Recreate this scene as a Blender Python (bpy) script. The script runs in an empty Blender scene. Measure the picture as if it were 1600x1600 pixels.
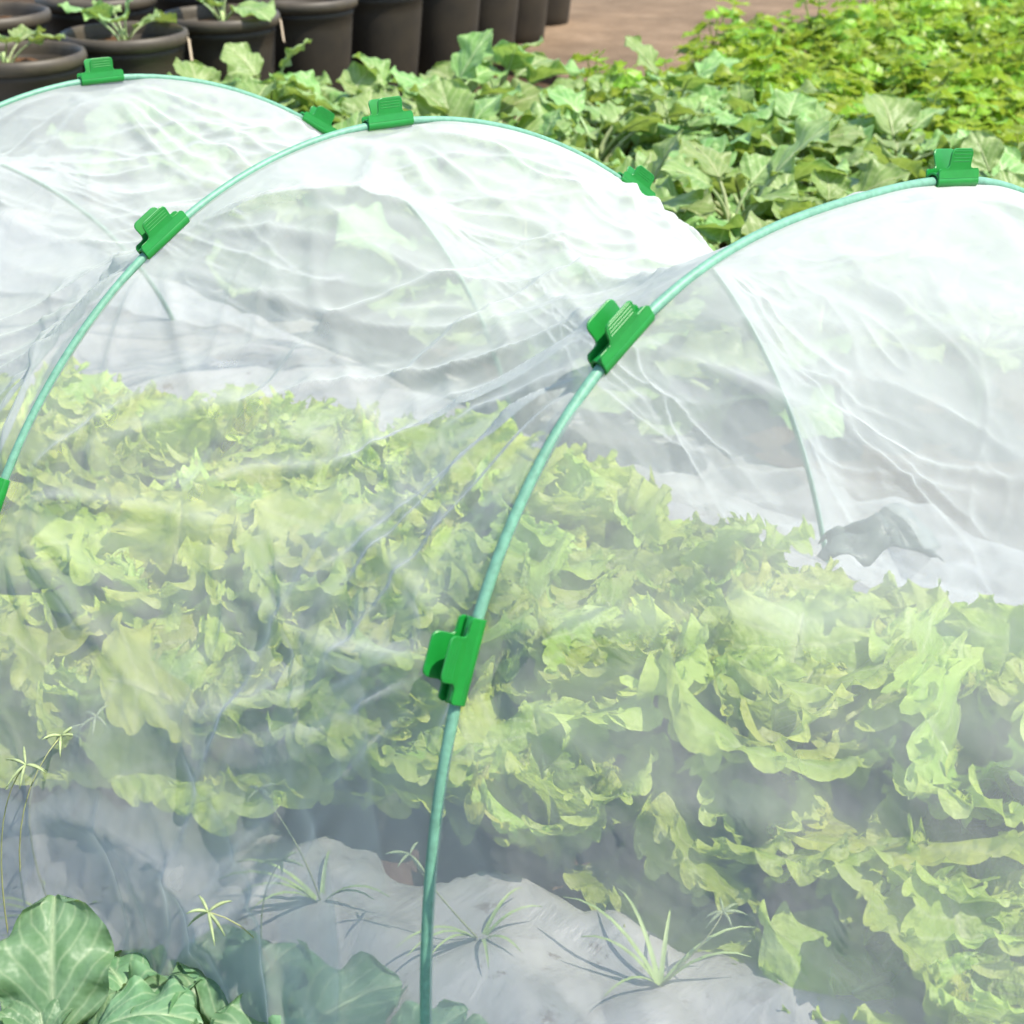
import bpy, math, random
import numpy as np
from mathutils import Matrix, Vector, Quaternion

# ------------------------------------------------------------------ camera, light, exposure
scn = bpy.context.scene
COL = scn.collection
CAM = Vector((-1.1955, -0.6654, 1.2734)); YAW = -0.7401; PITCH = 0.4598; FOC = 1.5
cd = bpy.data.cameras.new('camera'); cam = bpy.data.objects.new('camera', cd); COL.objects.link(cam)
cam.location = CAM
cam.rotation_euler = (math.pi/2 - PITCH, 0, YAW)
cd.sensor_width = 36; cd.lens = 36*FOC; cd.clip_start = 0.02; cd.clip_end = 300
cd.dof.use_dof = True; cd.dof.focus_distance = 1.75; cd.dof.aperture_fstop = 9
scn.camera = cam

SUN_EL = math.radians(60); SUN_AZ = math.radians(152)      # azimuth clockwise from +Y
w = bpy.data.worlds.new('World'); scn.world = w; w.use_nodes = True
wn = w.node_tree.nodes; wl = w.node_tree.links
sky = wn.new('ShaderNodeTexSky'); sky.sky_type = 'NISHITA'; sky.sun_disc = False
sky.sun_elevation = SUN_EL; sky.sun_rotation = SUN_AZ
wl.new(sky.outputs[0], wn['Background'].inputs[0]); wn['Background'].inputs[1].default_value = 0.15
sl = bpy.data.lights.new('sun', 'SUN'); sl.energy = 4.0; sl.angle = math.radians(0.6); sl.color = (1, .94, .82)
so = bpy.data.objects.new('sun', sl); COL.objects.link(so)
sd = Vector((math.sin(SUN_AZ)*math.cos(SUN_EL), math.cos(SUN_AZ)*math.cos(SUN_EL), math.sin(SUN_EL)))
so.rotation_euler = sd.to_track_quat('Z', 'Y').to_euler()
vs = scn.view_settings
vs.view_transform = 'Standard'; vs.look = 'None'; vs.gamma = 1; vs.use_curve_mapping = False
vs.exposure = 1.05
scn.render.engine = 'CYCLES'
scn.cycles.transparent_max_bounces = 12; scn.cycles.max_bounces = 6
scn.cycles.diffuse_bounces = 4; scn.cycles.transmission_bounces = 4
scn.cycles.use_adaptive_sampling = True; scn.cycles.adaptive_threshold = .025
scn.cycles.caustics_reflective = False; scn.cycles.caustics_refractive = False

RNG = random.Random(7)
NP = np.random.default_rng(5)
U = RNG.uniform

# ------------------------------------------------------------------ helpers
def mesh_np(name, verts, faces, mat=None, uv=None, smooth=True, vcol=None):
    me = bpy.data.meshes.new(name)
    me.from_pydata([tuple(v) for v in verts], [], [tuple(f) for f in faces])
    if uv is not None:
        l = me.uv_layers.new(name='UVMap')
        li = np.zeros(len(me.loops), dtype=np.int32); me.loops.foreach_get('vertex_index', li)
        l.data.foreach_set('uv', np.asarray(uv, dtype=np.float32)[li].ravel())
    if mat: me.materials.append(mat)
    if smooth: me.polygons.foreach_set('use_smooth', [True]*len(me.polygons))
    me.update()
    return me

def add(name, me, parent=None, M=None):
    o = bpy.data.objects.new(name, me); COL.objects.link(o)
    if parent is not None: o.parent = parent
    if M is not None: o.matrix_basis = M
    return o

def empty(name, loc=(0, 0, 0), rz=0):
    o = bpy.data.objects.new(name, None); COL.objects.link(o)
    o.empty_display_size = .05
    o.location = loc; o.rotation_euler = (0, 0, rz)
    return o

def tag(o, label=None, cat=None, group=None, kind=None):
    if label: o['label'] = label
    if cat: o['category'] = cat
    if group: o['group'] = group
    if kind: o['kind'] = kind
    return o

def grid_faces(nu, nv, off=0, wrap=False):
    f = []
    for i in range(nu-1):
        for j in range(nv-1 + (1 if wrap else 0)):
            a = off+i*nv+j; b = off+i*nv+(j+1) % nv
            f.append((a, b, b+nv, a+nv))
    return f

def vnoise(p, seed=0):
    """smooth value noise, p (...,3) -> [-1,1]"""
    p = np.asarray(p, float); i = np.floor(p).astype(np.int64); f = p-i; f = f*f*(3-2*f)
    def h(a):
        n = (a[..., 0]*374761393 + a[..., 1]*668265263 + a[..., 2]*2147483647 + seed*974634777) & 0xffffffff
        n = ((n ^ (n >> 13))*1274126177) & 0xffffffff
        n = (n ^ (n >> 16)) & 0xffffff
        return n/float(0x7fffff)-1
    r = 0
    for dx in (0, 1):
        for dy in (0, 1):
            for dz in (0, 1):
                wgt = (f[..., 0] if dx else 1-f[..., 0])*(f[..., 1] if dy else 1-f[..., 1])*(f[..., 2] if dz else 1-f[..., 2])
                r = r + wgt*h(i+np.array([dx, dy, dz]))
    return r

def tube_np(path, radius, nseg=10, cap=True):
    """tube along path; radius scalar or list"""
    P = np.asarray(path, float); n = len(P)
    R = np.broadcast_to(np.asarray(radius, float), (n,))
    T = np.gradient(P, axis=0); T /= np.linalg.norm(T, axis=1)[:, None]+1e-12
    up = np.array([.31, .17, .93]); 
    if abs(T[0] @ up) > .95: up = np.array([1., 0, 0])
    a = np.cross(T[0], up); a /= np.linalg.norm(a)
    V = []
    for k in range(n):
        a = a - (a @ T[k])*T[k]; a /= np.linalg.norm(a)
        b = np.cross(T[k], a)
        for s in range(nseg):
            t = 2*math.pi*s/nseg
            V.append(P[k] + R[k]*(math.cos(t)*a + math.sin(t)*b))
    F = grid_faces(n, nseg, 0, True)
    if cap:
        F.append(tuple(range(nseg-1, -1, -1))); F.append(tuple((n-1)*nseg+s for s in range(nseg)))
    return V, F

class Acc:
    def __init__(s): s.v = []; s.f = []; s.uv = []
    def put(s, V, F, uv=None):
        o = len(s.v); s.v += [tuple(x) for x in V]; s.f += [tuple(i+o for i in f) for f in F]
        s.uv += [tuple(x) for x in (uv if uv is not None else [(0, 0)]*len(V))]

def ray(px, py):
    """direction of a photo pixel (1600 square), unit forward depth"""
    r = (px-800)/(1600*FOC); u = (800-py)/(1600*FOC)
    fh = math.cos(PITCH)+u*math.sin(PITCH); z = -math.sin(PITCH)+u*math.cos(PITCH)
    c, s = math.cos(YAW), math.sin(YAW)
    return Vector((-s*fh + c*r, c*fh + s*r, z))
def at_z(px, py, z):
    d = ray(px, py); return CAM + d*((z-CAM.z)/d.z)
def pix(p):
    d = Vector(p)-CAM; c, s = math.cos(YAW), math.sin(YAW)
    r = d.x*c + d.y*s; fh = -d.x*s + d.y*c
    fw = fh*math.cos(PITCH) - d.z*math.sin(PITCH); up = fh*math.sin(PITCH) + d.z*math.cos(PITCH)
    if fw < .05: return (-9999, -9999, fw)
    return (800+1600*FOC*r/fw, 800-1600*FOC*up/fw, fw)

ORD = ['first', 'second', 'third', 'fourth', 'fifth', 'sixth', 'seventh', 'eighth', 'ninth', 'tenth', 'eleventh', 'twelfth',
       'thirteenth', 'fourteenth', 'fifteenth', 'sixteenth', 'seventeenth', 'eighteenth', 'nineteenth', 'twentieth',
       'twenty-first', 'twenty-second', 'twenty-third', 'twenty-fourth', 'twenty-fifth']

# ------------------------------------------------------------------ materials
def new_mat(name):
    m = bpy.data.materials.new(name); m.use_nodes = True
    nt = m.node_tree; nt.nodes.clear()
    out = nt.nodes.new('ShaderNodeOutputMaterial')
    return m, nt.nodes, nt.links, out

def ramp(n, stops, interp='LINEAR'):
    r = n.new('ShaderNodeValToRGB'); e = r.color_ramp.elements
    r.color_ramp.interpolation = interp
    e[0].position, e[0].color = stops[0][0], (*stops[0][1], 1)
    e[1].position, e[1].color = stops[1][0], (*stops[1][1], 1)
    for p, c in stops[2:]:
        x = e.new(p); x.color = (*c, 1)
    return r

def math_n(n, l, op, a, b=None, clamp=False):
    m = n.new('ShaderNodeMath'); m.operation = op; m.use_clamp = clamp
    for k, v in enumerate((a, b)):
        if v is None: continue
        if isinstance(v, (int, float)): m.inputs[k].default_value = v
        else: l.new(v, m.inputs[k])
    return m.outputs[0]

def mixc(n, l, fac, a, b, mode='MIX'):
    m = n.new('ShaderNodeMix'); m.data_type = 'RGBA'; m.blend_type = mode
    for k, v in ((0, fac), (6, a), (7, b)):
        if isinstance(v, (int, float)): m.inputs[k].default_value = v
        elif isinstance(v, tuple): m.inputs[k].default_value = (*v, 1)
        else: l.new(v, m.inputs[k])
    return m.outputs[2]

def noise(n, l, scale, detail=4, rough=.55, coord=None, dist=0):
    t = n.new('ShaderNodeTexNoise'); t.inputs['Scale'].default_value = scale
    t.inputs['Detail'].default_value = detail; t.inputs['Roughness'].default_value = rough
    t.inputs['Distortion'].default_value = dist
    if coord is not None: l.new(coord, t.inputs['Vector'])
    return t.outputs[0]

def leaf_mat(name, base, dark, rib, edge=None, veins=14, transl=.35, rough=.45, bump=.35, vein_w=.5, hue=.06, spec=.35, slant=1.1, bscale=75, bdist=.004, midw=.045):
    """UV.x across the blade (0..1, .5 = midrib), UV.y base to margin"""
    m, n, l, out = new_mat(name)
    uvn = n.new('ShaderNodeUVMap'); sp = n.new('ShaderNodeSeparateXYZ'); l.new(uvn.outputs[0], sp.inputs[0])
    oi = n.new('ShaderNodeObjectInfo'); tc = n.new('ShaderNodeTexCoord')
    ax = math_n(n, l, 'ABSOLUTE', math_n(n, l, 'SUBTRACT', sp.outputs[0], .5))      # 0..0.5
    # per-leaf offset so patterns never repeat
    off = n.new('ShaderNodeVectorMath'); off.operation = 'ADD'; l.new(tc.outputs['Object'], off.inputs[0])
    cx = n.new('ShaderNodeCombineXYZ'); l.new(math_n(n, l, 'MULTIPLY', oi.outputs['Random'], 37.), cx.inputs[0]); l.new(cx.outputs[0], off.inputs[1])
    nz = noise(n, l, 22, 2, .6, off.outputs[0]); nz2 = noise(n, l, bscale, 2, .6, tc.outputs['Object'])
    r0 = ramp(n, [(.34, dark), (.66, base)]); l.new(nz, r0.inputs[0])
    c = r0.outputs[0]
    if edge:
        e = ramp(n, [(.55, (0, 0, 0)), (1., (1, 1, 1))]); l.new(math_n(n, l, 'MULTIPLY', ax, 2.), e.inputs[0])
        c = mixc(n, l, math_n(n, l, 'MULTIPLY', e.outputs[0], .75), c, edge)
    # side veins
    ph = math_n(n, l, 'SUBTRACT', math_n(n, l, 'MULTIPLY', sp.outputs[1], veins), math_n(n, l, 'MULTIPLY', ax, veins*slant))
    ph = math_n(n, l, 'ADD', ph, math_n(n, l, 'MULTIPLY', nz, .9))
    sv = math_n(n, l, 'POWER', math_n(n, l, 'ABSOLUTE', math_n(n, l, 'COSINE', math_n(n, l, 'MULTIPLY', ph, math.pi))), 18)
    mid = ramp(n, [(.0, (1, 1, 1)), (midw, (0, 0, 0))]); l.new(ax, mid.inputs[0])
    vein = math_n(n, l, 'MAXIMUM', math_n(n, l, 'MULTIPLY', sv, vein_w), mid.outputs[0], True)
    c = mixc(n, l, math_n(n, l, 'MULTIPLY', vein, .8), c, rib)
    # individual leaves differ
    hs = n.new('ShaderNodeHueSaturation'); l.new(c, hs.inputs['Color'])
    l.new(math_n(n, l, 'ADD', .5-hue*.5, math_n(n, l, 'MULTIPLY', oi.outputs['Random'], hue)), hs.inputs['Hue'])
    l.new(math_n(n, l, 'ADD', .78, math_n(n, l, 'MULTIPLY', oi.outputs['Random'], .42)), hs.inputs['Value'])
    c = hs.outputs[0]
    bm = n.new('ShaderNodeBump'); bm.inputs['Strength'].default_value = bump; bm.inputs['Distance'].default_value = bdist
    l.new(nz2, bm.inputs['Height'])
    p = n.new('ShaderNodeBsdfPrincipled'); l.new(c, p.inputs['Base Color']); p.inputs['Roughness'].default_value = rough
    p.inputs['Specular IOR Level'].default_value = spec
    l.new(bm.outputs[0], p.inputs['Normal'])
    t = n.new('ShaderNodeBsdfTranslucent')
    tcx = mixc(n, l, .55, c, (.55, .72, .08)); l.new(tcx, t.inputs[0]); l.new(bm.outputs[0], t.inputs[1])
    mx = n.new('ShaderNodeMixShader'); mx.inputs[0].default_value = transl
    l.new(p.outputs[0], mx.inputs[1]); l.new(t.outputs[0], mx.inputs[2]); l.new(mx.outputs[0], out.inputs[0])
    return m

M_LETT = leaf_mat('lettuce_leaf', (.52, .61, .085), (.40, .53, .055), (.70, .74, .38), edge=(.65, .71, .13), veins=7, transl=.48, bump=.8, slant=0, bscale=55, bdist=.012, vein_w=.55, midw=.06, hue=.03)
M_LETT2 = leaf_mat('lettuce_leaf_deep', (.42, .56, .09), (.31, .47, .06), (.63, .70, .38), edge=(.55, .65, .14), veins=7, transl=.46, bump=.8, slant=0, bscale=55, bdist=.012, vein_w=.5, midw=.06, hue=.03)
M_COLL = leaf_mat('collard_leaf', (.25, .36, .13), (.15, .27, .07), (.46, .54, .28), veins=6, transl=.28, rough=.45, bump=.5, hue=.05, vein_w=.5, bscale=40, bdist=.008)
M_COLLN = leaf_mat('collard_leaf_blue', (.155, .27, .15), (.10, .21, .095), (.34, .44, .26), veins=6, transl=.26, rough=.45, bump=.5, hue=.03, vein_w=.5, bscale=40, bdist=.008)
M_CEL = leaf_mat('celery_leaf', (.27, .40, .022), (.12, .24, .012), (.40, .50, .10), veins=5, transl=.36, rough=.4, bump=.3, hue=.06)

def simple_mat(name, col, rough=.5, noise_s=30, var=.25, bump=.2, bdist=.003, metallic=0, spec=.5, coat=0):
    m, n, l, out = new_mat(name)
    tc = n.new('ShaderNodeTexCoord'); nz = noise(n, l, noise_s, 5, .6, tc.outputs['Object'])
    r = ramp(n, [(.3, tuple(x*(1-var) for x in col)), (.7, tuple(min(1, x*(1+var)) for x in col))]); l.new(nz, r.inputs[0])
    p = n.new('ShaderNodeBsdfPrincipled'); l.new(r.outputs[0], p.inputs['Base Color']); p.inputs['Roughness'].default_value = rough
    p.inputs['Metallic'].default_value = metallic; p.inputs['Specular IOR Level'].default_value = spec
    p.inputs['Coat Weight'].default_value = coat
    b = n.new('ShaderNodeBump'); b.inputs['Strength'].default_value = bump; b.inputs['Distance'].default_value = bdist
    l.new(noise(n, l, noise_s*3, 4, .6, tc.outputs['Object']), b.inputs['Height']); l.new(b.outputs[0], p.inputs['Normal'])
    l.new(p.outputs[0], out.inputs[0])
    return m

M_CLIP = simple_mat('green_plastic', (.004, .185, .022), .42, 60, .1, .05, .001)
M_ROD = simple_mat('mint_rod', (.12, .28, .19), .5, 120, .2, .15, .0006)
M_POT = simple_mat('black_pot', (.024, .017, .008), .65, 8, .35, .1, .002)
M_STEM = simple_mat('green_stem', (.30, .40, .14), .5, 60, .2, .1)
M_DRY = simple_mat('dry_stem', (.30, .32, .14), .7, 60, .25, .1)
M_SEED = simple_mat('seed_head', (.26, .32, .15), .7, 90, .3, .2)
M_TAG = simple_mat('beige_tag', (.50, .40, .28), .7, 40, .15, .1)
M_STEMC = simple_mat('celery_stalk', (.30, .42, .10), .45, 60, .2, .1)

def soil_mat(name, a, b, c, s=14):
    m, n, l, out = new_mat(name)
    tc = n.new('ShaderNodeTexCoord'); g = n.new('ShaderNodeNewGeometry')
    n1 = noise(n, l, s, 8, .68, g.outputs['Position']); n2 = noise(n, l, s*.16, 4, .6, g.outputs['Position'])
    n3 = noise(n, l, s*5, 6, .7, g.outputs['Position'])
    r = ramp(n, [(.32, a), (.55, b), (.72, c)]); l.new(n1, r.inputs[0])
    r2 = ramp(n, [(.35, (.72, .72, .72)), (.65, (1.15, 1.12, 1.1))]); l.new(n2, r2.inputs[0])
    cc = mixc(n, l, 1., r.outputs[0], r2.outputs[0], 'MULTIPLY')
    p = n.new('ShaderNodeBsdfPrincipled'); l.new(cc, p.inputs['Base Color']); p.inputs['Roughness'].default_value = .95
    p.inputs['Specular IOR Level'].default_value = .15
    b_ = n.new('ShaderNodeBump'); b_.inputs['Strength'].default_value = .8; b_.inputs['Distance'].default_value = .02
    l.new(math_n(n, l, 'ADD', n1, math_n(n, l, 'MULTIPLY', n3, .4)), b_.inputs['Height']); l.new(b_.outputs[0], p.inputs['Normal'])
    l.new(p.outputs[0], out.inputs[0]); return m
M_SOIL = soil_mat('bed_soil', (.09, .05, .035), (.17, .10, .07), (.27, .17, .12))
M_GROUND = soil_mat('garden_ground', (.045, .03, .016), (.08, .052, .03), (.13, .09, .055), 9)
M_PATH = soil_mat('path_concrete', (.14, .098, .062), (.19, .135, .086), (.235, .17, .112), 5)

def film_mat():
    m, n, l, out = new_mat('silver_mulch_film')
    g = n.new('ShaderNodeNewGeometry')
    mp = n.new('ShaderNodeMapping'); mp.inputs['Scale'].default_value = (9, 22, 9); mp.inputs['Rotation'].default_value = (0, 0, .5)
    l.new(g.outputs['Position'], mp.inputs[0])
    n1 = noise(n, l, 1., 5, .6, mp.outputs[0], .6); n2 = noise(n, l, 6, 4, .6, g.outputs['Position']); n3 = noise(n, l, 120, 3, .6, g.outputs['Position'])
    r = ramp(n, [(.35, (.29, .287, .275)), (.65, (.40, .396, .382))]); l.new(n2, r.inputs[0])
    dirt = ramp(n, [(.56, (0, 0, 0)), (.74, (1, 1, 1))]); l.new(n1, dirt.inputs[0])
    n4 = noise(n, l, 28, 5, .7, g.outputs['Position'])
    d2 = ramp(n, [(.60, (0, 0, 0)), (.68, (1, 1, 1))]); l.new(n4, d2.inputs[0])
    dd = math_n(n, l, 'MAXIMUM', math_n(n, l, 'MULTIPLY', dirt.outputs[0], .45), math_n(n, l, 'MULTIPLY', d2.outputs[0], .7))
    c = mixc(n, l, dd, r.outputs[0], (.13, .095, .07))
    p = n.new('ShaderNodeBsdfPrincipled'); l.new(c, p.inputs['Base Color']); p.inputs['Roughness'].default_value = .38
    p.inputs['Metallic'].default_value = .1
    b_ = n.new('ShaderNodeBump'); b_.inputs['Strength'].default_value = .5; b_.inputs['Distance'].default_value = .012
    l.new(math_n(n, l, 'ADD', n1, math_n(n, l, 'MULTIPLY', n3, .05)), b_.inputs['Height']); l.new(b_.outputs[0], p.inputs['Normal'])
    l.new(p.outputs[0], out.inputs[0]); return m
M_FILM = film_mat()

NET_T = 0.655
def net_mat():
    """fine white mesh: openness through the weave falls off with slant, threads scatter light both ways"""
    m, n, l, out = new_mat('fine_white_mesh')
    g = n.new('ShaderNodeNewGeometry'); tc = n.new('ShaderNodeTexCoord')
    dt = n.new('ShaderNodeVectorMath'); dt.operation = 'DOT_PRODUCT'
    l.new(g.outputs['Normal'], dt.inputs[0]); l.new(g.outputs['Incoming'], dt.inputs[1])
    cosv = math_n(n, l, 'MAXIMUM', math_n(n, l, 'ABSOLUTE', dt.outputs['Value']), .14)
    inv = math_n(n, l, 'DIVIDE', 1., cosv)
    T = math_n(n, l, 'POWER', NET_T, inv)
    d = n.new('ShaderNodeBsdfDiffuse'); d.inputs[0].default_value = (.57, .60, .60, 1)
    t = n.new('ShaderNodeBsdfTranslucent'); t.inputs[0].default_value = (.57, .61, .60, 1)
    b_ = n.new('ShaderNodeBump'); b_.inputs['Strength'].default_value = .35; b_.inputs['Distance'].default_value = .01
    l.new(noise(n, l, 26, 2, .6, tc.outputs['Object']), b_.inputs['Height'])
    l.new(b_.outputs[0], d.inputs['Normal']); l.new(b_.outputs[0], t.inputs['Normal'])
    f = n.new('ShaderNodeMixShader'); f.inputs[0].default_value = .45
    l.new(d.outputs[0], f.inputs[1]); l.new(t.outputs[0], f.inputs[2])
    tr = n.new('ShaderNodeBsdfTransparent')
    mx = n.new('ShaderNodeMixShader'); l.new(T, mx.inputs[0]); l.new(f.outputs[0], mx.inputs[1]); l.new(tr.outputs[0], mx.inputs[2])
    l.new(mx.outputs[0], out.inputs[0]); return m
M_NET = net_mat()

# ------------------------------------------------------------------ ground, path, bed
def bed_h(x, y):
    """height of the raised bed"""
    x = np.asarray(x, float)
    e = np.clip((.74-np.abs(x+.02))/.30, 0, 1); e = e*e*(3-2*e)
    return .17*e

gs = 60
xs = np.concatenate([np.linspace(-gs, -3, 8), np.linspace(-2.6, 9, 90), np.linspace(10, gs, 8)])
ys = np.concatenate([np.linspace(-gs, -3, 8), np.linspace(-2.6, 10, 90), np.linspace(11, gs, 8)])
X, Y = np.meshgrid(xs, ys, indexing='ij')
Z = .018*vnoise(np.stack([X*3, Y*3, X*0], -1), 3) + .01*vnoise(np.stack([X*9, Y*9, X*0], -1), 4) - .012
Z = np.where((np.abs(X) < .75), Z-.04, Z)
Z = np.where((np.abs(X) > 9) | (np.abs(Y) > 10), -.012, Z)
tag(add('ground', mesh_np('ground', np.stack([X, Y, Z], -1).reshape(-1, 3), grid_faces(len(xs), len(ys)), M_GROUND)), kind='structure')

# concrete path beyond the pots and the celery
pv = [(3.5, 3.75, .022), (5.3, 3.6, .022), (16, 3.2, .022), (16, 13, .022), (3.8, 12, .022), (3.5, 5.6, .022)]
pb = [(a, b, -.05) for a, b, c in pv]
nP = len(pv)
tag(add('path', mesh_np('path', pv+pb, [tuple(range(nP))]+[(i, i+nP, (i+1) % nP+nP, (i+1) % nP) for i in range(nP)], M_PATH, smooth=False)), kind='structure')

xs = np.linspace(-.8, .8, 110); ys = np.linspace(-1.6, 4.2, 330)
X, Y = np.meshgrid(xs, ys, indexing='ij'); P3 = np.stack([X, Y, X*0], -1)
Z = bed_h(X, Y) + .016*vnoise(P3*9, 1) + .011*vnoise(P3*23, 2) + .006*vnoise(P3*55, 8) - .035*(np.abs(X) > .74)
tag(add('planting_bed', mesh_np('planting_bed', np.stack([X, Y, Z], -1).reshape(-1, 3), grid_faces(len(xs), len(ys)), M_SOIL)), kind='structure')

# ------------------------------------------------------------------ lettuce layout (rows run slantwise through the tunnel)
RU = np.array([.42, -.9075]); RN = np.array([.9075, .42])
ROWS = [(-.215, .10, .52, 'front'), (-.09, -.98, .55, 'near'), (.09, -1.40, .46, 'second'), (.26, -1.62, .36, 'third'), (.42, -1.62, -.16, 'fourth'), (.53, -1.6, -.66, 'far')]
heads = []
for n_, u0, u1, rname in ROWS:
    k = 0; u = u0
    while u < u1:
        p = RU*(u+U(-.02, .02)) + RN*(n_+U(-.025, .025))
        if n_ > .4: p = p + RN*.02*np.clip((u+1.)/.5, -2, 1)
        heads.append((p[0], p[1], rname)); u += U(.185, .225)
# silver film with an opening round the lettuces
xs = np.linspace(-.86, .86, 150); ys = np.linspace(-1.6, 4.2, 430)
X, Y = np.meshgrid(xs, ys, indexing='ij'); P3 = np.stack([X, Y, X*0], -1)
nn = X*RN[0]+Y*RN[1]; uu = X*RU[0]+Y*RU[1]
edge = .03*vnoise(P3*11, 21) + .012*vnoise(P3*30, 22)
sd_ = np.minimum(np.minimum(nn+.185, .60-nn), np.minimum(uu+1.75, .62-uu)) + edge        # >0 inside the opening
sd_ = np.minimum(sd_, np.maximum(-.45-uu, .50-nn)+edge)
hole = sd_ > .05
fold = vnoise(np.stack([(X*.9+Y*.42)*16, (Y*.9-X*.42)*3.2, X*0], -1), 31)
Zf = bed_h(X*.97, Y) + .034 + .016*np.abs(fold) + .008*vnoise(P3*20, 33)
Zf = np.where(np.abs(X) > .74, .022+.012*np.abs(fold), Zf)
q_ = np.clip((sd_+.015)/.05, 0, 1); Zf = Zf - .10*q_*q_
V = np.stack([X, Y, Zf], -1).reshape(-1, 3)
hf = hole.reshape(-1)
F = [f for f in grid_faces(len(xs), len(ys)) if not any(hf[i] for i in f)]
used = sorted({i for f in F for i in f}); mp_ = {a: b for b, a in enumerate(used)}
tag(add('mulch_film', mesh_np('mulch_film', V[used], [tuple(mp_[i] for i in f) for f in F], M_FILM)),
    'wrinkled silver plastic mulch film laid over the bed around the lettuces', 'mulch film')

# ------------------------------------------------------------------ leaves
def bend(x, y, z, a0, k):
    """bend the flat blade (length axis y) along an arc: a0 elevation at base, k droop per metre"""
    ang = a0 - k*y
    kk = k if abs(k) > 1e-6 else 1e-6
    by = (np.sin(a0)-np.sin(ang))/kk; bz = (np.cos(ang)-np.cos(a0))/kk
    return x, by - z*np.sin(ang), bz + z*np.cos(ang)

def lettuce_leaf(seed, L=.17, W=.085, a0=1.2, k=7, frill=1.0, mat=M_LETT):
    """rounded blade: ribbed middle, finely ruffled margin all the way round"""
    r = np.random.default_rng(seed)
    ns, nt = 11, 221
    s = (np.linspace(0, 1, ns)**.8)[:, None]; ph = np.linspace(-2.75, 2.75, nt)[None, :]
    R = 1 + .07*np.sin(r.uniform(2.5, 4)*ph+r.uniform(0, 6.3)) + .045*np.sin(r.uniform(7, 10)*ph+r.uniform(0, 6.3))
    mx = W*np.sin(ph)*R*(1.0+.10*np.cos(ph)); my = L*(.52+.48*np.cos(ph)*R)
    sy = L*(.10+.80*(1+np.cos(ph))/2)
    taper = np.clip((np.abs(ph)-1.5)/1.25, 0, 1)**1.3
    mx = mx*(1-.72*taper)
    x = mx*s; y = sy*(1-s)+my*s
    tooth = 1 + s**6*(.07*np.abs(np.sin(r.uniform(14, 18)*ph+r.uniform(0, 6)))-.03)
    x = x*tooth
    w1, w2, w3 = r.uniform(4.5, 6.5), r.uniform(12, 16), r.uniform(30, 40); p1, p2, p3 = r.uniform(0, 6.3, 3)
    am = frill*(1-.6*taper)*(.75+.5*vnoise(np.stack([ph*1.3+seed, 0*ph, 0*ph], -1), seed))
    z = am*(.010*s**2*np.sin(w1*ph+p1) + .0095*s**4*np.sin(w2*ph+p2+1.2*s) + .0065*s**7*np.sin(w3*ph+p3))
    q = am*(.009*s**4*np.cos(w2*ph+p2) + .005*s**7*np.cos(w3*ph+p3))
    x = x + q*np.cos(ph); y = y - q*np.sin(ph)
    z = z + .005*vnoise(np.stack([x*45+seed, y*45, 0*x], -1), seed)*np.sin(np.pi*np.clip(s, 0, 1))
    z = z + r.uniform(.5, 3.2)*x*x - .005*np.exp(-(x/.007)**2)
    x, y, z = bend(x, y, z, a0, k)
    uv = np.stack([.5+.5*s*np.sign(ph), (1+np.cos(ph))/2*np.ones_like(s)], -1).reshape(-1, 2)
    A = Acc(); A.put(np.stack([x, y, z], -1).reshape(-1, 3), grid_faces(ns, nt), uv)
    py = np.linspace(-.01, L*.6, 9); px_, pyy, pzz = bend(py*0, py, py*0-.003, a0, k)
    V, F = tube_np(np.stack([px_, pyy, pzz], -1), np.linspace(.010, .002, 9), 7); A.put(V, F, [(.5, .2)]*len(V))
    return mesh_np('lettuce_leaf', A.v, A.f, mat, A.uv)

# (mesh, kind): inner upright, middle, outer reclining
LL = {}
for j, mt in enumerate((M_LETT, M_LETT2)):
    LL[j] = {0: [], 1: [], 2: []}
    for i in range(6):
        LL[j][0].append(lettuce_leaf(100+i+50*j, .13, .060, 1.5, 4+i % 3, .9, mt))
        LL[j][1].append(lettuce_leaf(200+i+50*j, .17, .080, 1.25, 4.5+i % 3, 1.1, mt))
        LL[j][2].append(lettuce_leaf(300+i+50*j, .18, .090, .85, 4+i % 3, 1.15, mt))

def lettuce(x, y, scale, rnd, deep=.4):
    z = float(bed_h(x, y)) - .01
    t = empty('lettuce', (x, y, z), rnd.uniform(0, 6.28))
    seq = [0]*4 + [1]*6 + [2]*4
    for i, kd in enumerate(seq):
        q = i/len(seq)
        M = (Matrix.Rotation(i*2.399+rnd.uniform(-.3, .3), 4, 'Z') @ Matrix.Translation((0, .003+.012*q, .045*(1-q)))
             @ Matrix.Rotation(rnd.uniform(-.18, .18) + (.05 if kd == 1 else 0), 4, 'X') @ Matrix.Rotation(rnd.uniform(-.3, .3), 4, 'Y')
             @ Matrix.Scale(scale*rnd.choice((.92, 1.05, 1.18, 1.3))*rnd.uniform(.95, 1.1), 4))
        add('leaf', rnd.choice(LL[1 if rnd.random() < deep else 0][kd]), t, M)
    return t

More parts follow.
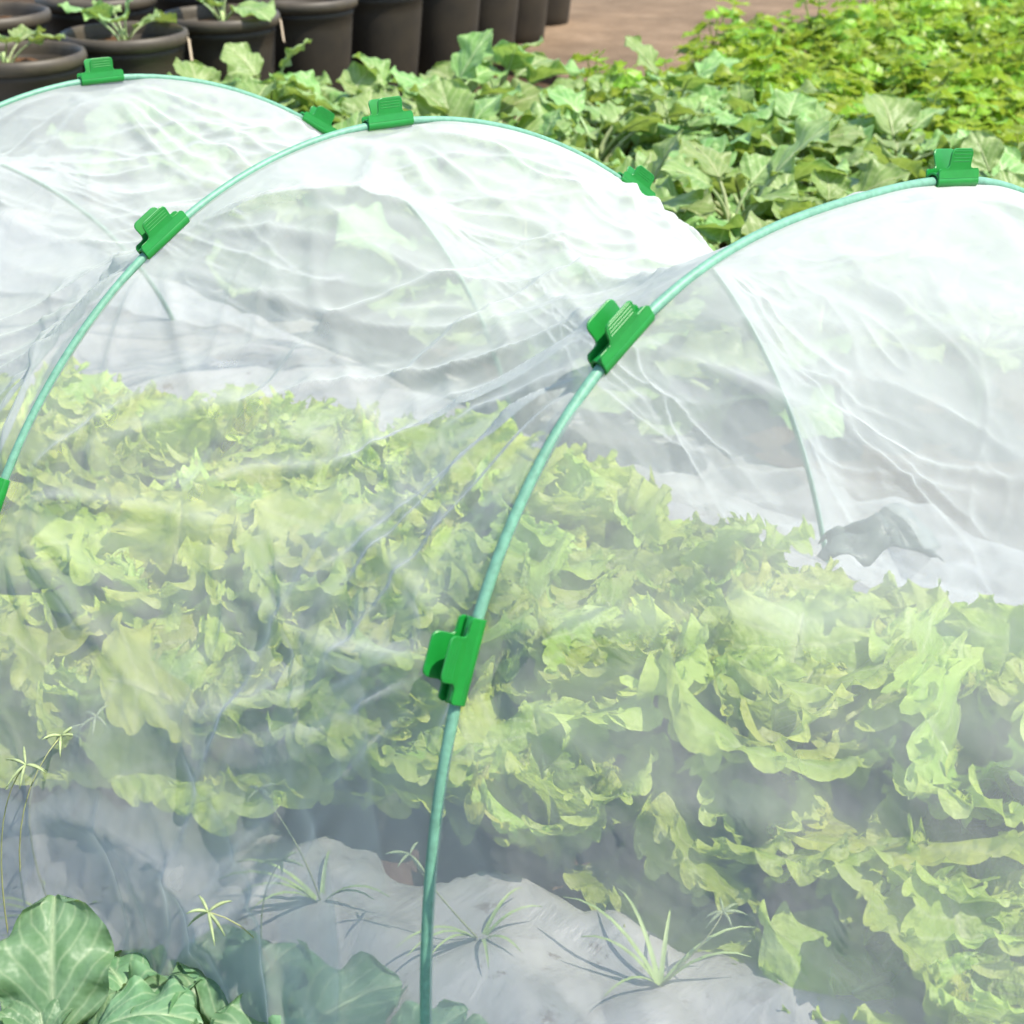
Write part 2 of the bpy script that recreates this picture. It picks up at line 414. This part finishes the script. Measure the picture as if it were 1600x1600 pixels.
byrow = {}
for x, y, rn in heads:
    ppx, ppy, _ = pix((x, y, .3))
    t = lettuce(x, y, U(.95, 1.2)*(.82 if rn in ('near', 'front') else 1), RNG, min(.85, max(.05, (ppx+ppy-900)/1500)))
    byrow.setdefault(rn, []).append((pix((x, y, .3))[0], t))
hue_words = {'front': 'half-hidden frilly green lettuce', 'near': 'frilly pale green lettuce', 'second': 'frilly yellow-green lettuce', 'third': 'frilly bright green lettuce', 'fourth': 'loose frilly light green lettuce', 'far': 'upright frilly lettuce'}
for rn, L_ in byrow.items():
    L_.sort(key=lambda a: a[0])
    for i, (px, t) in enumerate(L_):
        tag(t, f"{hue_words[rn]} under the net, {ORD[i]} from the left in the {rn} row", 'lettuce', 'lettuce heads under the net tunnel')

# ------------------------------------------------------------------ collards
def collard_leaf(seed, L=.17, W=.075, pet=.09, a0=1.0, k=4, mat=M_COLL, wav=1.0):
    r = np.random.default_rng(seed)
    ns, nt = 26, 23
    s = np.linspace(0, 1, ns)[:, None]; th = np.linspace(-1, 1, nt)[None, :]
    w = np.sqrt(np.clip(1-((s-.53)/.48)**2, 0, 1))**.95
    w[-1] = .16; w[0] = .12
    lob = 1+.03*np.sin(15*s+r.uniform(0, 6)+2*np.sign(th))*np.abs(th)
    x = W*w*th*lob; y = pet + L*(s + .0*th) - .02*np.abs(th)**2*(s-.3)
    z = wav*(.010*np.sin(13*s+r.uniform(0, 6)+th*1.5)*np.abs(th)**2.2 + .006*np.sin(24*s+r.uniform(0, 6))*np.abs(th)**3) + r.uniform(-1.5, 4.)*x*x - .004*np.cos(20*(s-.40*np.abs(th)))*np.abs(th)*(1-np.abs(th))*2 + .003*vnoise(np.stack([x*28+seed, y*28, 0*x], -1), seed)
    z = z - .004*np.exp(-(th/.10)**2)
    x, y, z = bend(x, y+0*x, z, a0, k)
    uv = np.stack([.5+.5*th*np.ones_like(s), s*np.ones_like(th)], -1).reshape(-1, 2)
    A = Acc(); A.put(np.stack([x, y, z], -1).reshape(-1, 3), grid_faces(ns, nt), uv)
    # petiole and midrib underneath
    py = np.linspace(0, pet+L*.75, 12); px_, pyy, pzz = bend(py*0, py, py*0-.004, a0, k)
    V, F = tube_np(np.stack([px_, pyy, pzz], -1), np.linspace(.0065, .0018, 12), 6)
    A.put(V, F, [(.5, .2)]*len(V))
    return mesh_np('collard_leaf', A.v, A.f, mat, A.uv)

CL = [collard_leaf(400+i, U(.15, .19), U(.066, .085), U(.10, .15), U(.9, 1.35), U(2.5, 5.5)) for i in range(10)]
CLN = [collard_leaf(500+i, U(.14, .18), U(.062, .078), U(.05, .09), U(1.0, 1.4), U(5., 10.), M_COLLN, 1.3) for i in range(8)]

def collard(name, x, y, z, scale, meshes, nl, rnd, h=.12, tilt=.3):
    t = empty(name, (x, y, z), rnd.uniform(0, 6.28))
    V, F = tube_np([(0, 0, -.02), (.004, .002, h*.5), (0, .003, h+.03)], [.013, .012, .006], 8)
    add('stem', mesh_np('stem', V, F, M_STEM), t)
    for i in range(nl):
        q = i/nl
        M = (Matrix.Translation((0, 0, h*(.25+.8*(1-q)))) @ Matrix.Rotation(i*2.4+rnd.uniform(-.35, .35), 4, 'Z') @ Matrix.Translation((0, .006, 0))
             @ Matrix.Rotation(tilt*(.5-q)*1.6+rnd.uniform(-.22, .22), 4, 'X') @ Matrix.Rotation(rnd.uniform(-.35, .35), 4, 'Y')
             @ Matrix.Scale(scale*rnd.uniform(.75, 1.15)*(.72+.35*min(1, q*2.2)), 4))
        add('leaf', rnd.choice(meshes), t, M)
    return t

rows = [(1.02, .22), (1.30, .24), (1.60, .25), (1.94, .27), (2.3, .28), (2.6, .30)]
for ri, (rx, sp_) in enumerate(rows):
    y = -.4 + .1*(ri % 2); L_ = []
    while y < 4.1:
        x = rx+U(-.06, .06); yy = y+U(-.05, .05)
        p = pix((x, yy, .25))
        ok = -60 < p[0] < 1680 and -80 < p[1] < 520
        tp = pix((x, yy, .44))
        if tp[1] < (96 if tp[0] < 720 else 70 if tp[0] < 900 else 45): ok = False
        # keep clear of the pots and of the celery
        if yy > 3.5 + .13*(x-1)*2 - .1 and x < 3.2: ok = False
        if ok:
            t = collard('collard_plant', x, yy, .0, U(.95, 1.25), CL, RNG.randint(10, 14), RNG, U(.14, .26))
            L_.append((p[0], t))
        y += sp_
    L_.sort(key=lambda a: a[0])
    for i, (px, t) in enumerate(L_):
        tag(t, f"broad-leaved grey-green collard plant behind the tunnel, {ORD[min(i, 24)]} from the left in the {ORD[ri]} row back", 'collard plant', 'collards growing behind the net tunnel')

for px, py, lab in [(300, 135, 'in front of the second and third pots'), (425, 105, 'with one tall upright leaf before the third pot'), (520, 130, 'in front of the fourth pot'),
                    (610, 125, 'in front of the fifth pot'), (690, 110, 'in front of the sixth pot'), (775, 85, 'in front of the seventh pot'), (360, 160, 'low, just above the crest of the far hoop'), (560, 170, 'low, beside the clip on the back hoop')]:
    p = at_z(px, py, .38)
    t = collard('collard_plant', p.x, p.y, 0, U(.95, 1.15), CL, 13, RNG, .24)
    tag(t, 'grey-green collard plant ' + lab, 'collard plant', 'collards growing behind the net tunnel')

# foreground collards at the near edge of the bed
near = [(60, 1525, .31, 1.3, 'at the lower left corner of the picture'), (-30, 1640, .36, 1.1, 'cut off by the lower left corner'), (330, 1545, .31, 1.25, 'left of the near rod, below the silver film'),
        (200, 1500, .29, 1.2, 'in the middle of the near left clump'), (455, 1530, .27, 1.05, 'between the near left clump and the near rod'), (180, 1700, .36, 1.1, 'cut off by the bottom edge at left'), (560, 1590, .30, 1.1, 'just left of the foot of the near rod'), (790, 1700, .28, 1.0, 'just right of the foot of the near rod')]
for px, py, z, sc_, lab in near:
    p = at_z(px, py, z); gz = float(bed_h(p.x, p.y))
    t = collard('collard_plant', p.x, p.y, gz, sc_*.64, CLN, 15, RNG, max(.03, z-gz-.13), .25)
    tag(t, 'blue-green collard plant ' + lab, 'collard plant', 'collards along the near edge of the bed')

# ------------------------------------------------------------------ celery patch
def celery_leaf(seed):
    r = np.random.default_rng(seed); A = Acc()
    H = r.uniform(.12, .2); bx, by = r.uniform(-.04, .04, 2)
    V, F = tube_np([(0, 0, 0), (bx*.4, by*.4, H*.6), (bx, by, H)], [.003, .0025, .0014], 5); A.put(V, F, [(.5, 0)]*len(V))
    def leaflet(o, d, nrm, L):
        d = d/np.linalg.norm(d); sdv = np.cross(d, nrm); sdv /= np.linalg.norm(sdv); nr = np.cross(sdv, d)
        prof = [(0, 0), (.18, .16), (.30, .46), (.42, .34), (.52, .62), (.64, .36), (.78, .50), (.84, .24), (1.02, .0)]
        pts = [o]; uv = [(.5, 0)]; 
        for y_, x_ in prof[1:-1]:
            for sg in (-1, 0, 1):
                pts.append(o + d*L*y_ + sdv*L*x_*sg*.85 + nr*L*(.22*abs(x_*sg)+.10*math.sin(9*y_+seed)*x_ - .35*y_*y_)); uv.append((.5+.5*sg*.9, y_))
        pts.append(o + d*L*1.02 - nr*L*.35); uv.append((.5, 1))
        m = len(prof)-2; F = [(0, 2, 1), (0, 3, 2)]
        for i in range(m-1):
            a = 1+3*i; F += [(a, a+1, a+4, a+3), (a+1, a+2, a+5, a+4)]
        a = 1+3*(m-1); F += [(a, a+1, a+3), (a+1, a+2, a+3)]
        A.put(pts, F, uv)
    top = np.array([bx, by, H]); up = np.array([0, 0, 1.])
    L = r.uniform(.032, .046)
    for k in range(3):
        a = k*2.09+r.uniform(-.3, .3); d = np.array([math.cos(a), math.sin(a), r.uniform(.1, .8)])
        leaflet(top, d, up+.3*r.normal(size=3), L)
    for k in range(2):
        a = r.uniform(0, 6.28); d = np.array([math.cos(a), math.sin(a), r.uniform(.2, .7)])
        leaflet(np.array([bx*.6, by*.6, H*.72]), d, up+.3*r.normal(size=3), L*.85)
    return mesh_np('celery_leaf', A.v, A.f, M_CEL, A.uv, smooth=False)
CE = [celery_leaf(600+i) for i in range(12)]
ncel = 0
for gx in np.arange(2.75, 6.2, .165):
    for gy in np.arange(-.2, 5.0, .165):
        x = gx+U(-.07, .07); y = gy+U(-.07, .07); p = pix((x, y, .2))
        lim = 3.45+.10*(x-3)
        if not (-10 < p[0]-900 and p[0] < 1660 and p[1] > -60) or y > lim or p[1] > 330: continue
        t = empty('celery_plant', (x, y, -.01), U(0, 6.28))
        sc_ = U(.8, 1.75)
        for i in range(15):
            M = Matrix.Rotation(i*2.4+U(-.4, .4), 4, 'Z') @ Matrix.Translation((0, .012, 0)) @ Matrix.Rotation(-U(.02, .62), 4, 'X') @ Matrix.Scale(sc_*U(.8, 1.2), 4)
            add('leaf', RNG.choice(CE), t, M)
        tag(t, 'bright yellow-green celery plant in the dense patch at the upper right', 'celery plant', 'celery plants in the patch at upper right'); ncel += 1

# ------------------------------------------------------------------ pots
def lathe(prof, n=40):
    V = []; 
    for r_, z_ in prof:
        for k in range(n):
            a = 2*math.pi*k/n; V.append((r_*math.cos(a), r_*math.sin(a), z_))
    return V, grid_faces(len(prof), n, 0, True)
R0, H0 = .195, .47
V, F = lathe([(.0, 0), (.135, 0), (.142, .006), (.150, .07), (.166, .22), (.180, .36), (.183, .40), (.187, .405), (.187, .43), (.180, .43), (.176, .38), (.155, .20)])
ME_BODY = mesh_np('pot_body', V, F, M_POT)
V, F = lathe([(.1865, .425), (.196, .428), (.203, .436), (.205, .452), (.201, .466), (.193, .470), (.186, .464), (.182, .45), (.180, .425)])
M_RIM = simple_mat('grey_pot_rim', (.055, .043, .026), .55, 12, .3, .1, .002)
ME_RIM = mesh_np('pot_rim', V, F, M_RIM)
rr = np.linspace(0, .179, 9); V = []
for r_ in rr:
    for k in range(40):
        a = 2*math.pi*k/40; x, y = r_*math.cos(a), r_*math.sin(a)
        V.append((x, y, .415+.012*float(vnoise(np.array([x*30, y*30, 0.]), 5))+.008*float(vnoise(np.array([x*80, y*80, 0.]), 6))))
M_PSOIL = soil_mat('potting_soil', (.06, .03, .015), (.13, .07, .035), (.22, .13, .07), 30)
ME_PSOIL = mesh_np('pot_soil', V, grid_faces(9, 40, 0, True), M_PSOIL)
V, F = tube_np([(0, 0, 0), (0, 0, .005)], .01, 4)
ME_TAG = mesh_np('label_tag', [(-.012, -.001, -.05), (.012, -.001, -.05), (.012, -.001, .03), (-.012, -.001, .03), (-.012, .001, -.05), (.012, .001, -.05), (.012, .001, .03), (-.012, .001, .03)],
                 [(0, 1, 2, 3), (7, 6, 5, 4), (0, 4, 5, 1), (1, 5, 6, 2), (2, 6, 7, 3), (3, 7, 4, 0)], M_TAG, smooth=False)
def pot(x, y, s, label, tag_ang=None):
    t = empty('plant_pot', (x, y, .0), U(0, 6.28)); t.scale = (s, s, s)
    add('pot_body', ME_BODY, t); add('rim', ME_RIM, t); add('potting_soil', ME_PSOIL, t)
    if tag_ang is not None:
        t.rotation_euler[2] = 0
        M = Matrix.Rotation(tag_ang, 4, 'Z') @ Matrix.Translation((0, -.212, .42)) @ Matrix.Rotation(.5, 4, 'Y') @ Matrix.Rotation(-.2, 4, 'X')
        add('label_tag', ME_TAG, t, M)
    return tag(t, label, 'plant pot', 'black pots lined up behind the bed')
front = [(.90, 3.83), (1.33, 3.95), (1.77, 4.07), (2.22, 4.22), (2.67, 4.36), (3.12, 4.52), (3.56, 4.74), (4.0, 5.0), (4.46, 5.3)]
for i, (x, y) in enumerate(front):
    pot(x, y, 1.0 if i < 6 else .95, f"black plastic plant pot, {ORD[i]} from the left in the front row of pots", .75 if i in (1, 2) else None)
for i, (x, y) in enumerate([(.72, 4.42), (1.12, 4.5), (1.6, 4.62), (2.1, 4.75), (2.55, 4.9), (3.05, 5.1), (3.5, 5.3)]):
    pot(x, y, 1.05, f"dark plant pot in the shaded back row, {ORD[i]} from the left")
for i, (x, y, n_, s_) in enumerate([(.86, 3.83, 5, .75), (1.34, 3.97, 7, .8), (1.79, 4.09, 6, .8)]):
    t = collard('potted_seedling', x, y, .41, s_, CL, n_, RNG, .03, .3)
    tag(t, f"young green leafy seedling growing in the {ORD[i]} black pot from the left", 'seedling', 'seedlings in the pots')

# ------------------------------------------------------------------ hoops
def hoop_pts(h, n=220, t0=0, t1=math.pi):
    x0, y0, yaw, lean, a, hh, ex = h
    t = np.linspace(t0, t1, n); c, s = np.cos(t), np.sin(t)
    x = -a*np.sign(c)*np.abs(c)**(2/ex); z = hh*np.abs(s)**(2/ex)
    yl = z*math.sin(lean)
    return np.stack([x0+x*math.cos(yaw)-yl*math.sin(yaw), y0+x*math.sin(yaw)+yl*math.cos(yaw), z*math.cos(lean)], -1)
S = 1.45
def hp(x0, y0, yaw, lean, a, h, n): return (x0*S, y0*S, yaw, lean, a*S, h*S, n)
H_Z = hp(.0, -.80, 0, .05, .47, .60, 2.2)
H_A = hp(.0063, .0005, -.0045, .1894, .4478, .628, 2.6091)
H_B = hp(-.0002, .478, -.0358, .2471, .5212, .6026, 2.0094)
H_C = hp(-.0343, .9724, -.0487, .1678, .5085, .574, 1.9928)
H_D = hp(-.2157, 1.4157, .0079, .0701, .4792, .4701, 1.9192)
H_E = hp(-.50, 2.15, .12, 0, .46, .46, 2.0)
HO = [H_Z, H_A, H_B, H_C, H_D, H_E]
ROD_R = .0049
def resample(P, n):
    d = np.r_[0, np.cumsum(np.linalg.norm(np.diff(P, axis=0), axis=1))]
    q = np.linspace(0, d[-1], n); return np.stack([np.interp(q, d, P[:, i]) for i in range(3)], -1)
hl = {1: 'mint green hoop rod nearest the camera, its near foot at the bottom edge', 2: 'mint green hoop rod in the middle, arching over the centre of the net',
      3: 'mint green hoop rod at the upper left, in front of the black pots', 4: 'faint hoop rod seen only through the net at the left'}
for i in (1, 2, 3, 4):
    P = hoop_pts(HO[i], 1200)
    P = resample(P, 160)
    P = np.vstack([P[0]+(P[0]-P[1])/np.linalg.norm(P[0]-P[1])*.06, P, P[-1]+(P[-1]-P[-2])/np.linalg.norm(P[-1]-P[-2])*.06])
    V, F = tube_np(P, ROD_R, 14)
    tag(add('hoop_rod', mesh_np('hoop_rod', V, F, M_ROD)), hl[i], 'hoop rod', 'hoop rods of the tunnel')

# ------------------------------------------------------------------ net
NV = 400
def arc(h):
    P = resample(hoop_pts(h, 2000), NV)
    return P
def hermite(P0, P1, m0, m1, t):
    return (2*t**3-3*t**2+1)*P0 + (t**3-2*t**2+t)*m0 + (-2*t**3+3*t**2)*P1 + (t**3-t**2)*m1
CLIPS = [  # (hoop index, photo pixel of the clip)
    (1, (712, 1028)), (1, (970, 530)), (1, (1488, 286)), (2, (2, 800)), (2, (255, 368)), (2, (607, 193)), (2, (992, 296)), (3, (158, 125)), (3, (497, 195))]
def hoop_at_pixel(h, px, py):
    P = hoop_pts(h, 3000, .03, math.pi-.03)
    best = min(range(len(P)), key=lambda i: (pix(P[i])[0]-px)**2 + (pix(P[i])[1]-py)**2)
    T = P[min(best+3, len(P)-1)]-P[max(best-3, 0)]
    return P[best], T/np.linalg.norm(T), best/(len(P)-1)
arcs = [arc(h) for h in HO]
spans = [60, 190, 220, 170, 70]; sag = [.10, .155, .15, .13, .08]
rowsP = []; inside = []
vv = np.linspace(0, 1, NV)
for k in range(5):
    A0, A1 = arcs[k], arcs[k+1]; n = spans[k]
    for i in range(n + (1 if k == 4 else 0)):
        t = i/n
        P = A0*(1-t)+A1*t
        c = (HO[k][0]*(1-t)+HO[k+1][0]*t, HO[k][1]*(1-t)+HO[k+1][1]*t)
        b = (4*t*(1-t))**1.25
        topw = np.sin(np.pi*vv)**.8
        f = sag[k]*b*(.25+.75*topw)
        P = P.copy()
        P[:, 2] *= 1-f*1.0
        P[:, 0] = c[0] + (P[:, 0]-c[0])*(1-f*.45)
        rowsP.append(P); inside.append(np.full(NV, min(1, b*1.0)))
G = np.array(rowsP); IN = np.array(inside)
# normals by finite difference
du = np.gradient(G, axis=0); dv = np.gradient(G, axis=1); NRM = np.cross(dv, du); NRM /= np.linalg.norm(NRM, axis=2)[..., None]+1e-9
if NRM[len(NRM)//2, NV//2, 2] < 0: NRM = -NRM
# wrinkles : broad billows, crisp creases, tension folds that start at the clips
ax = G[..., 1]; arcl = np.broadcast_to(vv*2.1, ax.shape)
Q = np.stack([ax, arcl, ax*0], -1)
def ridged(p, seed, k): 
    return (1-np.abs(vnoise(p, seed)))**k
wob = .12*np.stack([vnoise(Q*3, 51), vnoise(Q*3, 52), ax*0], -1)
W = .036*vnoise((Q+wob)*np.array([2.6, 2.2, 1]), 61)
rot = lambda a, sx, sy: np.stack([(np.cos(a)*Q[..., 0]+np.sin(a)*Q[..., 1]+wob[..., 0])*sx, (-np.sin(a)*Q[..., 0]+np.cos(a)*Q[..., 1]+wob[..., 1])*sy, ax*0], -1)
W += .012*ridged(rot(.6, 2.2, 5.5), 71, 5) + .012*ridged(rot(-.5, 2.0, 6.0), 72, 5) + .007*ridged(rot(1.2, 3., 6.), 73, 6)
W += .004*vnoise(rot(.3, 10, 16), 75) + .0022*vnoise(rot(-.8, 26, 40), 76) + .004*ridged(rot(.9, 7, 15), 77, 7)
# long crisp creases left by folding
for i in range(70):
    c0 = np.array([U(-.3, 2.6), U(.1, 1.95)]); a_ = U(0, 3.14) if i % 3 else U(.5, 1.1)*(1 if i % 2 else -1)
    d_ = np.array([math.cos(a_), math.sin(a_)]); ln = U(.10, .38); wd = U(.007, .013)
    ex, ey = ax-c0[0], arcl-c0[1]
    al = ex*d_[0]+ey*d_[1]; pe = -ex*d_[1]+ey*d_[0] + U(-.35, .35)*al*al + .012*vnoise(np.stack([al*9+i*7, al*0, al*0], -1), 80+i)
    W += U(.004, .011)*np.exp(-(pe/wd)**2)*np.exp(-(al/ln)**4)
D = (W-.012)*np.clip(IN*1.6, 0, 1)
# tension folds gathered by the clips
CL_DIP = np.zeros_like(D)
for hi, (px, py) in CLIPS:
    p, T, q = hoop_at_pixel(HO[hi], px, py)
    v0 = 2.1*(np.argmin(((arcs[hi]-p)**2).sum(1))/(NV-1)); a0 = p[1]
    dx = ax-a0; dy = arcl-v0
    r_ = np.sqrt(dx**2+dy**2)+1e-4; th = np.arctan2(dy, dx)
    for m_ in range(11):
        t_ = U(-1.25, 1.25) + (math.pi if m_ % 2 else 0); ln = U(.14, .36)
        da = np.angle(np.exp(1j*(th-t_-U(-.6, .6)*r_)))
        D += U(.006, .012)*np.exp(-(da*r_/(.006+.020*r_))**2)*(np.cos(th-t_) > 0)*np.exp(-(r_/ln)**2)*np.clip((r_-.03)/.06, 0, 1)
    near_ = np.exp(-(r_/.05)**4)
    D *= 1-near_; CL_DIP -= .010*near_*np.clip(np.abs(dx)/.012, 0, 1)
G2 = G + NRM*D[..., None] + NRM*CL_DIP[..., None]
# skirt on the ground: last rows pulled outwards a little
nu = len(G2)
NS = 16
def skirt(edge_i, sgn):
    e = G2[:, edge_i]; cols = []
    for k in range(1, NS+1):
        q = k/NS; c_ = e.copy()
        c_[:, 0] += sgn*.30*q
        yy = e[:, 1]
        c_[:, 2] = .030 + .022*np.abs(vnoise(np.stack([c_[:, 0]*9, yy*14, yy*0], -1), 91)) + .010*vnoise(np.stack([c_[:, 0]*25, yy*30, yy*0], -1), 92) + .02*(1-q)**3
        cols.append(c_)
    return cols
G2 = np.stack(skirt(0, -1)[::-1] + [G2[:, j] for j in range(NV)] + skirt(NV-1, 1), 1)
NV += 2*NS; vv = np.linspace(0, 1, NV)
uvn = np.stack([np.broadcast_to(np.linspace(0, 1, nu)[:, None], (nu, NV)), np.broadcast_to(vv, (nu, NV))], -1).reshape(-1, 2)
V = G2.reshape(-1, 3)
tag(add('insect_net', mesh_np('insect_net', V, grid_faces(nu, NV), M_NET, uvn)),
    'sheer white fine mesh netting draped over the hoops of the tunnel', 'netting')

# ------------------------------------------------------------------ clips
def clip_tube():
    ri, ro, Lh = .0068, .0092, .039
    prof = []
    a0, a1 = math.radians(-52), math.radians(232)      # open towards the inside of the hoop (-Z)
    ns = 26
    for i in range(ns+1):
        a = a0+(a1-a0)*i/ns; prof.append((ro*math.cos(a), ro*math.sin(a)))
    for i in range(ns, -1, -1):
        a = a0+(a1-a0)*i/ns; prof.append((ri*math.cos(a), ri*math.sin(a)))
    m = len(prof); V = []
    for x, sc in ((-Lh, .97), (-Lh+.0012, 1), (Lh-.0012, 1), (Lh, .97)):
        V += [(x, p[0]*sc, p[1]*sc) for p in prof]
    F = grid_faces(4, m, 0, True)
    h = ns+1
    for e, o in ((0, 0), (3, 3*m)):
        for i in range(ns):
            q = (o+i, o+i+1, o+m-2-i, o+m-1-i); F.append(q if e else q[::-1])
    return mesh_np('clip_tube', V, F, M_CLIP, smooth=True)
def clip_tab():
    """stepped plate: full length lip, then a narrower grip; thickness along Y, ribs on the outside (+Y)"""
    th = .0024
    out = []
    L, l2, z0, z1, z2, rc = .039, .021, .002, .0125, .035, .006
    def arc_(cx, cz, a0, a1, r): return [(cx+r*math.cos(math.radians(a0+(a1-a0)*i/4)), cz+r*math.sin(math.radians(a0+(a1-a0)*i/4))) for i in range(5)]
    out += [(-L, z0), (L, z0)]
    out += arc_(L-.004, z1-.004, 0, 90, .004)
    out += arc_(l2+rc, z1+rc, 270, 180, rc)
    out += arc_(l2-.007, z2-.007, 0, 90, .007)
    out += arc_(-l2+.007, z2-.007, 90, 180, .007)
    out += arc_(-l2-rc, z1+rc, 0, -90, rc)
    out += arc_(-L+.004, z1-.004, 90, 180, .004)
    A = Acc(); m = len(out)
    def off(y, inset):
        cx, cz = 0, .014
        return [(p[0]-inset*np.sign(p[0]-cx), y, p[1]-inset*np.sign(p[1]-cz)) for p in out]
    fl = lambda z: .20*max(0, z-.012)          # the grips flare apart a little
    lay = []
    for y, ins in ((-th/2, .0007), (-th/2+.0006, 0), (th/2-.0006, 0), (th/2, .0007)):
        lay += [(x, yy+fl(z), z) for x, yy, z in off(y, ins)]
    A.put(lay, grid_faces(4, m, 0, True) + [tuple(range(m-1, -1, -1)), tuple(3*m+i for i in range(m))])
    for k in range(4):                          # grip ribs
        z = .021+.0038*k
        b = [(-.017, th/2+fl(z)-.0006, z-.0011), (.017, th/2+fl(z)-.0006, z-.0011), (.017, th/2+fl(z)+.0004, z), (-.017, th/2+fl(z)+.0004, z), (-.017, th/2+fl(z)-.0004, z+.0011), (.017, th/2+fl(z)-.0004, z+.0011)]
        A.put(b, [(0, 1, 2, 3), (3, 2, 5, 4), (0, 3, 4), (1, 5, 2)])
    return mesh_np('clip_tab', A.v, A.f, M_CLIP, smooth=False)
ME_CT, ME_TAB = clip_tube(), clip_tab()
CLAB = ['green plastic clip lowest on the near hoop rod, over the lettuces', 'green plastic clip halfway up the near hoop rod', 'green plastic clip on top of the near hoop rod at the far right',
        'green plastic clip cut off by the left edge, low on the middle hoop rod', 'green plastic clip on the left shoulder of the middle hoop rod', 'green plastic clip on top of the middle hoop rod',
        'green plastic clip on the back right shoulder of the middle hoop rod', 'green plastic clip at the upper left in front of the black pots', 'green plastic clip on the back hoop rod, tucked behind the middle hoop']
for (hi, (px, py)), lab in zip(CLIPS, CLAB):
    p, T, q = hoop_at_pixel(HO[hi], px, py)
    T = Vector(T); 
    c = Vector((HO[hi][0], HO[hi][1]+.0, .25)); r = Vector(p)-c
    P = hoop_pts(HO[hi], 3)
    e1 = Vector(hoop_pts(HO[hi], 3)[0]-hoop_pts(HO[hi], 3)[2]).normalized(); top = Vector(hoop_pts(HO[hi], 3)[1]) - (Vector(P[0])+Vector(P[2]))/2
    nrm = e1.cross(top).normalized()           # hoop plane normal = tunnel direction
    outw = nrm.cross(T).normalized()
    if outw.dot(Vector(p)-Vector((HO[hi][0], HO[hi][1], .1))) < 0: outw = -outw
    y_ = outw.cross(T)
    M = Matrix((T, y_, outw)).transposed().to_4x4(); M.translation = Vector(p)
    t = empty('net_clip'); t.matrix_world = M @ Matrix.Scale(.90, 4)
    add('tube', ME_CT, t)
    add('grip_tab', ME_TAB, t, Matrix.Translation((0, .0080, 0)))
    add('grip_tab', ME_TAB, t, Matrix.Translation((0, -.0080, 0)) @ Matrix.Rotation(math.pi, 4, 'Z'))
    tag(t, lab, 'clip', 'green clips holding the net to the hoops')

# ------------------------------------------------------------------ weeds along the near side of the bed
def weed(px, py, zh, lean, label, nsp=6, spk=.021):
    hd = at_z(px, py, zh); c, s_ = math.cos(YAW), math.sin(YAW)
    right = Vector((c, s_, 0)); base = hd + right*lean + Vector((U(-.02, .02), U(-.02, .02), 0)); base.z = float(bed_h(base.x, base.y)) + .034
    t = empty('weed_stalk', base)
    h = hd-base
    ctl = [Vector((0, 0, 0)), Vector((h.x*.1+U(-.05, .05), h.y*.1+U(-.05, .05), h.z*.8)), h]
    pts = [tuple((1-q)**2*ctl[0] + 2*q*(1-q)*ctl[1] + q*q*ctl[2]) for q in np.linspace(0, 1, 12)]
    V, F = tube_np(pts, np.linspace(.0011, .0006, 12), 5); add('stem', mesh_np('weed_stem', V, F, M_DRY), t)
    for k in range(nsp):
        a = k*6.283/nsp+U(-.5, .5); d = Vector((math.cos(a), math.sin(a), U(-.4, .9)))
        L = spk*U(.8, 1.2); pp = [tuple(h + d*L*q + Vector((0, 0, -.012*q*q))) for q in np.linspace(0, 1, 6)]
        V, F = tube_np(pp, [.0007, .0014, .0017, .0015, .001, .0004], 6); add('seed_spike', mesh_np('seed_spike', V, F, M_SEED), t)
    for k in range(7):
        a = U(0, 6.28); L = U(.07, .15); d = Vector((math.cos(a), math.sin(a), 0)); sdv = Vector((-d.y, d.x, 0))
        V = []; 
        for q in np.linspace(0, 1, 7):
            o = d*L*q*.8 + Vector((0, 0, L*(1.1*q-.75*q*q))); wd = .0024*(1-q)**.6+.0003
            V += [tuple(o-sdv*wd), tuple(o+Vector((0, 0, -.0012))), tuple(o+sdv*wd)]
        add('blade', mesh_np('weed_blade', V, grid_faces(7, 3), M_STEM), t)
    tag(t, label, 'weed', 'grassy weeds beside the bed')
weed(405, 1235, .34, .03, 'thin weed stalk with a starry seed head, left of the near rod')
weed(440, 1345, .31, -.02, 'short weed stalk with a starry seed head, low left of the near rod')
weed(325, 1425, .33, .02, 'weed with dark spiky seed head above the near collards')
weed(640, 1335, .31, .05, 'weed with drooping brown seed head close beside the near rod', 5, .026)
weed(95, 1150, .36, -.05, 'tall pale weed stalk at the left edge over the silver film')
weed(40, 1195, .35, -.03, 'leaning weed stalk at the left edge, nearest the corner')
weed(150, 1120, .36, -.09, 'weed stalk slanting across the silver film at left')
weed(1130, 1425, .29, -.07, 'weed stalk crossing the silver film at lower right')

# ------------------------------------------------------------------ lifted film flap behind the lettuces
M_FLAP = simple_mat('dark_film', (.13, .16, .145), .45, 25, .35, .4, .006)
c = at_z(1375, 862, .17); cr, sr = math.cos(YAW), math.sin(YAW)
V = []; nu_, nv_ = 26, 12
for i in range(nu_):
    for j in range(nv_):
        a, b = i/(nu_-1)*2-1, j/(nv_-1)
        lift = .055*(1-a*a)**.8*math.sin(b*math.pi*.62+.25) + .006*math.sin(9*a+5*b)
        r_, f_ = .085*a+.012*math.sin(6*b+a*3), .075*b-.03+.012*math.sin(5*a)
        V.append((r_*cr-f_*sr, r_*sr+f_*cr, lift-.012+.03*(a+1)*.3+.012*float(vnoise(np.array([a*4, b*5, 0.]), 44))))
o = add('film_flap', mesh_np('film_flap', V, grid_faces(nu_, nv_), M_FLAP)); o.location = c
sm = o.modifiers.new('thick', 'SOLIDIFY'); sm.thickness = .0015
tag(o, 'lifted dark flap of mulch film beside the far foot of the middle hoop', 'film flap')
